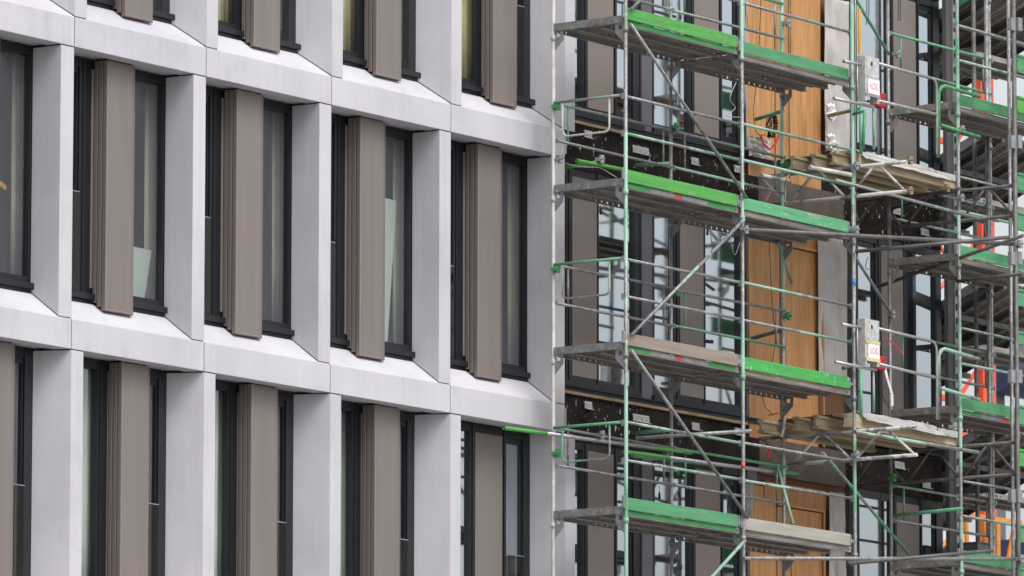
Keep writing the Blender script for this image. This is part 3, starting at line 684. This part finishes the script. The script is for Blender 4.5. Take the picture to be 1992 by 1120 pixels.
for L in [L0+4, L0+2.0]+LV+[L0-8]:
    zt = L+.085; P1, P0 = (-.34, zt), (2.7, zt-1.33)
    for i in range(7):                    # inclined flight of steel planks, climbing towards the street
        x0 = xa+i*.335
        m = slab(x0, x0+.315, P0, P1, -.012, 0)
        for e in (x0, x0+.29): q_ = slab(e, e+.025, P0, P1, -.09, -.0121); m.add(q_.v, q_.f)
        for e in (.105, .21): q_ = slab(x0+e-.012, x0+e+.012, P0, P1, -.035, -.0121); m.add(q_.v, q_.f)
        m.build('inclined_deck', 'deck' if i % 3 else 'dsteel', st)
    for yy, dz in ((.35, -.30), (1.5, -.80)): MB().box((xa-.02, yy-.03, zt+dz-.17), (xa+2.4, yy+.03, zt+dz-.10)).build('cross_beam', 'dsteel', st)
    for i in range(3): plank(xa, xa+2.3, .05+i*.34, .32, L-.72, st)
    MB().box((xa-.05, -.34, L-.80), (xa-.01, 1.6, L-.73)).build('transom', 'dsteel', st)
    slab(xa-.04, xa-.01, P0, P1, -.03, .10).build('stair_toe_board', 'tb_mid' if L > 17 else 'deck', st)
for xx, yy, mt in ((11.75, -.42, 'steel'), (11.62, -.30, 'dsteel'), (xa+.6, 2.4, 'post'), (xa, 2.6, 'steel')):
    MB().tube((xx, yy, 0), (xx, yy, 19), .03, 10).build('post', mt, st, smooth=True)
# stacked green side boards at the far right edge
sb = thing('side_boards', (10.9, -1.95, 8), 'stack of green slatted side boards cut off by the right edge of the photo', 'boards')
for v0, v1 in ((105,140),(186,218),(335,368),(411,446),(561,594),(643,668),(787,824),(872,905),(1019,1053),(1103,1137)):
    a, b = at(1979, v0, -1.95), at(1979, v1, -1.95)
    MB().box((a.x, -1.95, b.z+.03), (a.x+1.6, -1.92, a.z-.03)).box((a.x, -1.965, b.z), (a.x+1.6, -1.915, b.z+.028)).box((a.x, -1.965, a.z-.028), (a.x+1.6, -1.915, a.z)).build('side_board', 'tb_mid' if v0 % 2 else 'tb_bright', sb)
MB().tube((a.x+.9, -1.9, 0), (a.x+.9, -1.9, 19), .0245).build('post', 'steel', sb, smooth=True)

# ================================================================ FLEECE, CABLES, TAPE
def fleece(u0, u1, v0, v1, y, label, seed):
    a, b = at(u0, v0, y), at(u1, v0, y); c = at(u0, v1, y); r_ = random.Random(seed); ph = [r_.uniform(0, 6) for _ in range(4)]
    wd = b.x-a.x; hh_ = a.z-c.z
    fn = lambda s, t: (a.x+s*wd+.015*sin(t*4+ph[0])*(s-.5), y+(.03*sin(s*9+ph[1]+2*t)+.02*sin(s*23+t*7+ph[2])+.010*sin(t*21+s*6+ph[3]))*1.0*min(1, 4*s*(1-s)+.15)+.014*abs(sin(s*17+t*11+ph[0]))*min(1, 6*s*(1-s)), c.z+t*hh_+.02*sin(s*11+ph[1])*(1-t))
    tag(MB().sheet(fn, 30, 40, .004).build('fleece_sheet', 'fleece', smooth=True), label, 'sheet', 'grey protective sheets hanging on the facade')
fleece(1604, 1652, -10, 292, .30, 'grey creased fleece sheet hanging right of the upper orange plywood', 1)
fleece(1592, 1647, 455, 740, .30, 'grey fleece sheet hanging right of the middle orange plywood', 2)
fleece(1613, 1645, 955, 1125, .30, 'grey translucent fleece sheet right of the lowest plywood', 3)
fleece(1446, 1460, -10, 300, .395, 'narrow grey fleece strip left of the upper plywood', 4)
fleece(1456, 1500, 262, 300, .22, 'crumpled white and red tarp bundle under the black cable coil', 5)
fleece(1452, 1466, 940, 1010, .30, 'narrow grey strip of fleece left of the lowest plywood', 6)
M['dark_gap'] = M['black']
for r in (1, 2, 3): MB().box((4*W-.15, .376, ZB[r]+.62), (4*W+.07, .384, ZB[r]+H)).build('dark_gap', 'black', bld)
# cable coil
pts = []
c0 = at(1502, 245, .05)
for i in range(150):
    t = i/150*2*pi*6; rr_ = .13+.012*sin(i*1.7)
    pts.append((c0.x+rr_*.62*cos(t)+.02*sin(t*.5), .05+.03*sin(i*.9), c0.z+rr_*1.05*sin(t)+.05*cos(t)))
tag(MB().path(pts, .008, 6).build('cable_coil', 'cable', smooth=True), 'coil of black cable hanging in front of the upper plywood', 'cable')
def cable(pts, mat, label, r=.005, name='cable'):
    # smooth through points
    P = [Vector(p) for p in pts]; out = []
    for i in range(len(P)-1):
        p0, p1, p2, p3 = P[max(i-1, 0)], P[i], P[i+1], P[min(i+2, len(P)-1)]
        for s in range(8):
            t = s/8; out.append(.5*((2*p1)+(-p0+p2)*t+(2*p0-5*p1+4*p2-p3)*t*t+(-p0+3*p1-3*p2+p3)*t**3))
    out.append(P[-1]); tag(MB().path(out, r, 6).build(name, mat, smooth=True), label, 'cable', 'loose cables on the site')
cable([at(1480,-10,.3), at(1478,60,.3), at(1472,150,.3), at(1466,220,.3), at(1472,258,.3), at(1490,262,.2)], 'cable', 'thin black cable running down the left upper plywood to the coil')
cable([at(1538,-10,.3), at(1538,80,.3), at(1537,150,.3)], 'cable', 'black vertical cable down the joint of the upper plywood boards')
cable([at(1497,470,.3), at(1499,530,.3), at(1503,600,.3), at(1508,660,.3), at(1502,705,.3)], 'cable', 'black cable hanging down the middle plywood')
cable([at(1482,760,.3), at(1488,790,.2), at(1506,808,.1)], 'cable', 'looping black wire below the dripped green deck')
cable([at(1437,150,.3), at(1420,190,.3), at(1430,210,.3), at(1412,225,.3), at(1440,228,.3)], 'wire', 'pale wire loops in front of the upper bright window')
cable([at(1420,448,.3), at(1424,480,.3), at(1430,495,.3), at(1440,470,.3)], 'wire', 'pale wire hanging from the second deck beside the plywood')
cable([at(1510,330,-.2), at(1505,360,-.2), at(1490,390,-.2)], 'wire', 'short pale wire hanging at the upper timber beams')
cable([at(1535,338,-.6), at(1528,370,-.6), at(1529,400,-.6)], 'wire', 'second pale wire hanging left of the upper lattice girder')
cable([at(1100,318,-.2), at(1130,324,-.4), at(1165,326,-.5), at(1185,336,-.9), at(1199,345,-1.1)], 'wire', 'pale wire trailing over the short bright green tube')
cable([at(1748,-10,.2), at(1747,40,.2)], 'cable', 'left black cord hanging on the taupe panel at top right', .006)
cable([at(1752,-10,.2), at(1751,40,.2)], 'cable', 'right black cord hanging on the taupe panel at top right', .006)
cable([at(1714,880,.2), at(1713,960,.2), at(1716,1060,.2)], 'cable', 'long black cable beside the lowest right window')
cable([at(1675,400,.1), at(1689,395,.1), at(1698,410,.1), at(1690,428,.1), at(1680,420,.1)], 'cable', 'black cable loop above the right middle window')
cable([at(1688,500,.2), at(1684,520,.2), at(1696,522,.2), at(1701,505,.2)], 'cable', 'small black cable loop on the right middle window')
cable([at(1712,690,-.4), at(1728,730,-.4), at(1716,765,-.4), at(1734,800,-.4)], 'cable', 'black cable hanging beside the lower red box')
for u, v in ((1169, 405), (1376, 445), (1321, 955)):
    a, b = at(u, v, .3), at(u, v+12, .3); tag(MB().tube(a, b, .012, 8, r2=.017).tube(at(u, v-14, .3), a, .003, 6).build('pull_cord', 'cable', smooth=True), 'black pull cord grip hanging before the glass, ' + {1169: 'left one', 1376: 'right one beside the plywood', 1321: 'lowest one'}[u], 'cord', 'pull cords at the windows')
def tape(pts, mat, label, wd=.05):
    P = [Vector(p) for p in pts]; m_ = MB()
    for i in range(len(P)-1):
        a, b = P[i], P[i+1]; m_.hexa([a, a+Vector((wd,0,0)), a+Vector((wd,.01,0)), a+Vector((0,.01,0))], [b, b+Vector((wd,.004,.01)), b+Vector((wd,.014,.01)), b+Vector((0,.01,0))])
    tag(m_.build('barrier_tape', mat), label, 'tape', 'pieces of barrier tape')
tape([at(1478,262,0), at(1484,278,0), at(1498,292,0)], 'redw', 'red barrier tape knotted below the cable coil')
tape([at(1514,262,0), at(1508,278,0), at(1498,290,0)], 'redw', 'red tape end beside the inner post at the upper timber')
tape([at(1492,807,-.3), at(1510,803,-.3), at(1526,806,-.35)], 'redw', 'red tape wrapped at the left end of the lower timber beams', .09)
tape([at(1526,808,-.4), at(1524,830,-.4), at(1519,850,-.4)], 'whitet', 'white part of the barrier tape hanging at the lower timber beams')
tape([at(1488,868,-.3), at(1496,876,-.3), at(1492,892,-.3)], 'redw', 'red and white tape tied to a rail beneath the lower timber beams', .06)
tape([at(1722,655,-.8), at(1742,672,-.8), at(1757,690,-.8)], 'redw', 'red tape fluttering right of the 3.OG sign', .03)
tape([at(1716,700,-.8), at(1724,735,-.8), at(1733,765,-.8), at(1734,790,-.8)], 'whitet', 'long white and red tape hanging below the lower red box', .06)
tag(MB().box((at(1666,10,YO-.06).x, YO-.10, at(1666,108,YO).z), (at(1670,10,YO-.06).x, YO-.08, at(1666,20,YO).z)).build('yellow_strap', 'beam_y'), 'yellow orange strap hanging above the 4.OG sign', 'strap')
for u, v in ((1617, 218), (1618, 277)):
    c = at(u, v, .18); r_ = random.Random(u)
    m_ = MB().sheet(lambda s, t: (c.x-.06+s*.13+.03*sin(t*19+s*4), .18+.03*sin(s*19+t*9)+.02*sin(t*31), c.z-.10+t*.2+.03*sin(s*22+t*3)), 14, 14, .004)
    tag(m_.build('foil_scrap', 'paper'), 'crumpled white foil on the fleece, ' + ('upper piece' if v < 250 else 'lower piece'), 'foil', 'foil scraps on the fleece')
# clamps
tag(MB().hexa([at(-6,358,.6), at(12,370,.6), at(12,370,.62), at(-6,358,.62)], [at(-6,346,.6), at(13,361,.6), at(13,361,.62), at(-6,346,.62)]).build('yellow_batten', 'beam_y'), 'small yellow batten inside the window at the far left edge', 'batten')
def clamp(u, v, y, mat, label):
    c = at(u, v, y); m_ = MB().box((c.x-.034, c.y-.035, c.z-.022), (c.x+.034, c.y+.035, c.z+.022)).tube((c.x-.02, c.y-.04, c.z), (c.x-.02, c.y-.10, c.z), .010, 8).tube((c.x+.03, c.y-.02, c.z-.045), (c.x+.03, c.y-.02, c.z+.055), .034, 10)
    tag(m_.build('tube_clamp', mat, smooth=False), label, 'clamp', 'clamps on the scaffold tubes')
clamp(1080, 207, YI-.05, 'hoop', 'green clamp on the leftmost post beside the upper loop')
clamp(1079, 523, YI-.05, 'hoop', 'green clamp on the leftmost post beside the middle loop')
clamp(1080, 882, YI-.05, 'hoop', 'green clamp on the leftmost post beside the lowest loop')
clamp(1311, 247, YI-.05, 'hoop', 'green clamp on the inner post under the upper brace')
clamp(1312, 568, YI-.05, 'hoop', 'green clamp on the inner post under the sloping mint brace')
clamp(1085, 310, YI-.05, 'plate', 'steel clamp on the leftmost post at the concrete edge')
clamp(1165, 310, YI-.3, 'plate', 'white steel coupler on the short green tube')
clamp(1166, 846, YI-.15, 'plate', 'steel coupler on the long grey tube inside the green loop')
clamp(1530, 615, YI-.05, 'hoop', 'green clamp on the inner post in front of the middle plywood')
clamp(1528, 45, YI-.05, 'plate', 'steel clamp on the inner post in front of the upper plywood')
clamp(1766, 312, -2.15, 'strip', 'rusty clamp at the tip of the upper girder top chord')
clamp(1766, 371, -2.2, 'strip', 'rusty clamp at the tip of the upper girder bottom chord')
clamp(1525, 322, YI-.05, 'hoop', 'green clamp on the inner post left of the upper beams')
clamp(1838, 366, YO-.1, 'strip', 'rusty clamp at the outer end of the upper timber beams')
clamp(1866, 385, YO-.06, 'plate', 'steel clamp on the last mint post under the upper beams')
clamp(1852, 830, YO-.1, 'plate', 'steel clamp at the outer end of the lower timber beams')
clamp(1867, 252, YO-.06, 'plate', 'steel clamp on the last mint post at the upper green gate')
clamp(1661, 447, YO-.06, 'plate', 'spattered clamp on the third outer post at the long dull tube')
clamp(1662, 885, YO-.06, 'plate', 'clamp on the third outer post at the lower girder chord')
clamp(1661, 323, YO-.06, 'plate', 'clamp on the third outer post at the upper girder')
clamp(1742, 105, YI-.06, 'plate', 'clamp on the thin inner post at the foot of the green brace')
clamp(1732, 612, YI-.06, 'plate', 'clamp on the thin inner post at the foot of the grey brace')
clamp(1734, 930, YI-.06, 'flange', 'green clamp on the inner post over the lowest right window')
clamp(1446, 447, YO-.06, 'plate', 'clamp on the second outer post at the end of the long dull tube')
clamp(1980, 475, Y5-.03, 'plate', 'clamp on the outermost dark post at mid height')
clamp(1982, 1087, Y5-.03, 'plate', 'clamp on the outermost dark post at the bottom')
tag(MB().tube(at(1660.5,543,YO-.001)+Vector((0,0,0)), at(1660.6,556,YO), .0265, 12).build('blue_tape', 'blue', smooth=True), 'blue tape wrapped around the third post at mid height', 'tape')
tag(MB().tube(at(1223,432,YO), at(1223,446,YO), .0265, 12).build('marking_band', 'redpaint', smooth=True) if False else MB().tube((X[1], YO, at(1446,905,YO).z-.04), (X[1], YO, at(1446,905,YO).z+.04), .0262, 12).build('marking_band', 'redpaint', smooth=True), 'faded red marking band around the second outer post', 'band')

# ================================================================ FAR BACKGROUND
YC = 38
def far(u, v): return at(u, v, YC)
cr = thing('tower_crane', (far(1923, 560).x, YC, 0), 'red lattice tower crane mast standing far behind the scaffold', 'crane')
a0, a1 = far(1911, 560).x, far(1936, 560).x
zor = far(1923, 1004).z
MB().box((a0, YC, zor), (a1, YC+.25, 40)).build('mast_leg', 'crane', cr); MB().box((a0, YC, 0), (a1, YC+.25, zor-.01)).build('mast_leg', 'orange', cr)
b0, b1 = far(1832, 560).x, far(1838, 560).x
c0_, c1_ = far(1884, 560).x, far(1890, 560).x
for x0_, x1_, yy in ((b0, b1, YC+1.4), (c0_, c1_, YC+.3)): MB().box((x0_, yy, zor if yy > YC+1 else 0), (x1_, yy+.1, 40)).build('mast_leg', 'crane', cr)
hgt = 1.05
for i in range(28):
    z = 3+i*hgt; mt_ = 'crane' if z > zor-.5 else 'orange'
    MB().tube((b0, YC+.6, z), (c0_, YC+.3, z+hgt), .055, 6).build('lattice_bar', mt_, cr); MB().tube((b0, YC+.6, z+hgt), (c0_, YC+.3, z), .055, 6).build('lattice_bar', mt_, cr) if i % 2 else None
    MB().tube((c0_, YC+.3, z), (a0, YC+.1, z+hgt*.8), .06, 6).build('lattice_bar', mt_, cr)
    if i % 3 == 0: MB().box((b0, YC+.5, z-.07), (a0, YC+.6, z+.07)).build('cross_frame', mt_, cr)
for i in range(14):
    z = 5+i*2.1; MB().tube((b0-.15, YC+2.2, z), (b1+.45, YC+2.2, z+1.05), .05, 6).build('lattice_bar', 'crane', cr); MB().tube((b1+.45, YC+2.2, z+1.05), (b0-.15, YC+2.2, z+2.1), .05, 6).build('lattice_bar', 'crane', cr)
za, zb_ = far(1850, 1000).z, far(1850, 1012).z
MB().box((far(1826,0).x, YC-.6, zb_+.05), (far(1938,0).x, YC-.3, za+.0)).box((far(1890,0).x, YC-.6, zb_-1.0), (far(1896,0).x, YC-.4, zb_)).build('climbing_frame', 'orange', cr)
MB().tube((far(1930,0).x, YC-.5, zb_), (far(1905,0).x, YC-.5, zb_-1.6), .06, 8).tube((far(1836,0).x, YC-.5, zb_), (far(1842,0).x, YC-.5, zb_-1.6), .06, 8).build('climbing_strut', 'orange', cr)
YC2 = 60
f2 = lambda u, v: at(u, v, YC2)
nv = thing('navy_machine', (f2(1960,700).x, YC2, f2(1960,757).z-.2), 'blurred navy blue machine body seen right of the red crane mast', 'machine')
p0, p1 = f2(1938, 757), f2(1992, 700)
MB().tube((p0.x, YC2, (p0.z+p1.z)/2), (p1.x+2, YC2, (p0.z+p1.z)/2), (p1.z-p0.z)*.62, 20).build('tank', 'navy', nv, smooth=True, bevel=.05)
p0, p1 = f2(1944, 703), f2(1992, 668); MB().box((p0.x, YC2-.3, p0.z), (p1.x+2, YC2+1, p1.z)).build('cab', 'gunmetal', nv, bevel=.08)
MB().box((p0.x, YC2+.3, 0), (p0.x+.8, YC2+.8, p0.z)).build('support_column', 'gunmetal', nv)
p0, p1 = f2(1940, 1125), f2(2010, 1062)
tag(MB().box((p0.x, YC2-1, 0), (p1.x+3, YC2+3, p1.z)).build('shipping_container', 'navy'), 'navy blue container at the bottom right corner', 'container')
p0, p1 = f2(1944, 1000), f2(2000, 985); tag(MB().box((p0.x, YC2+6, 0), (p1.x+8, YC2+9, p1.z)).build('distant_hall', 'pale'), 'pale distant hall behind the crane at the lower right', 'building')
p0, p1 = at(1906, 1125, -.2), at(1937, 1061, -.2)
tag(MB().box((p0.x, -.2, 8), (p1.x, .25, p1.z)).box((p0.x-.01, -.215, p1.z), (p1.x+.01, .26, p1.z+.02)).build('grey_cabinet', 'gunmetal', bevel=.01), 'dark grey steel cabinet standing beside the last post at the bottom', 'cabinet')
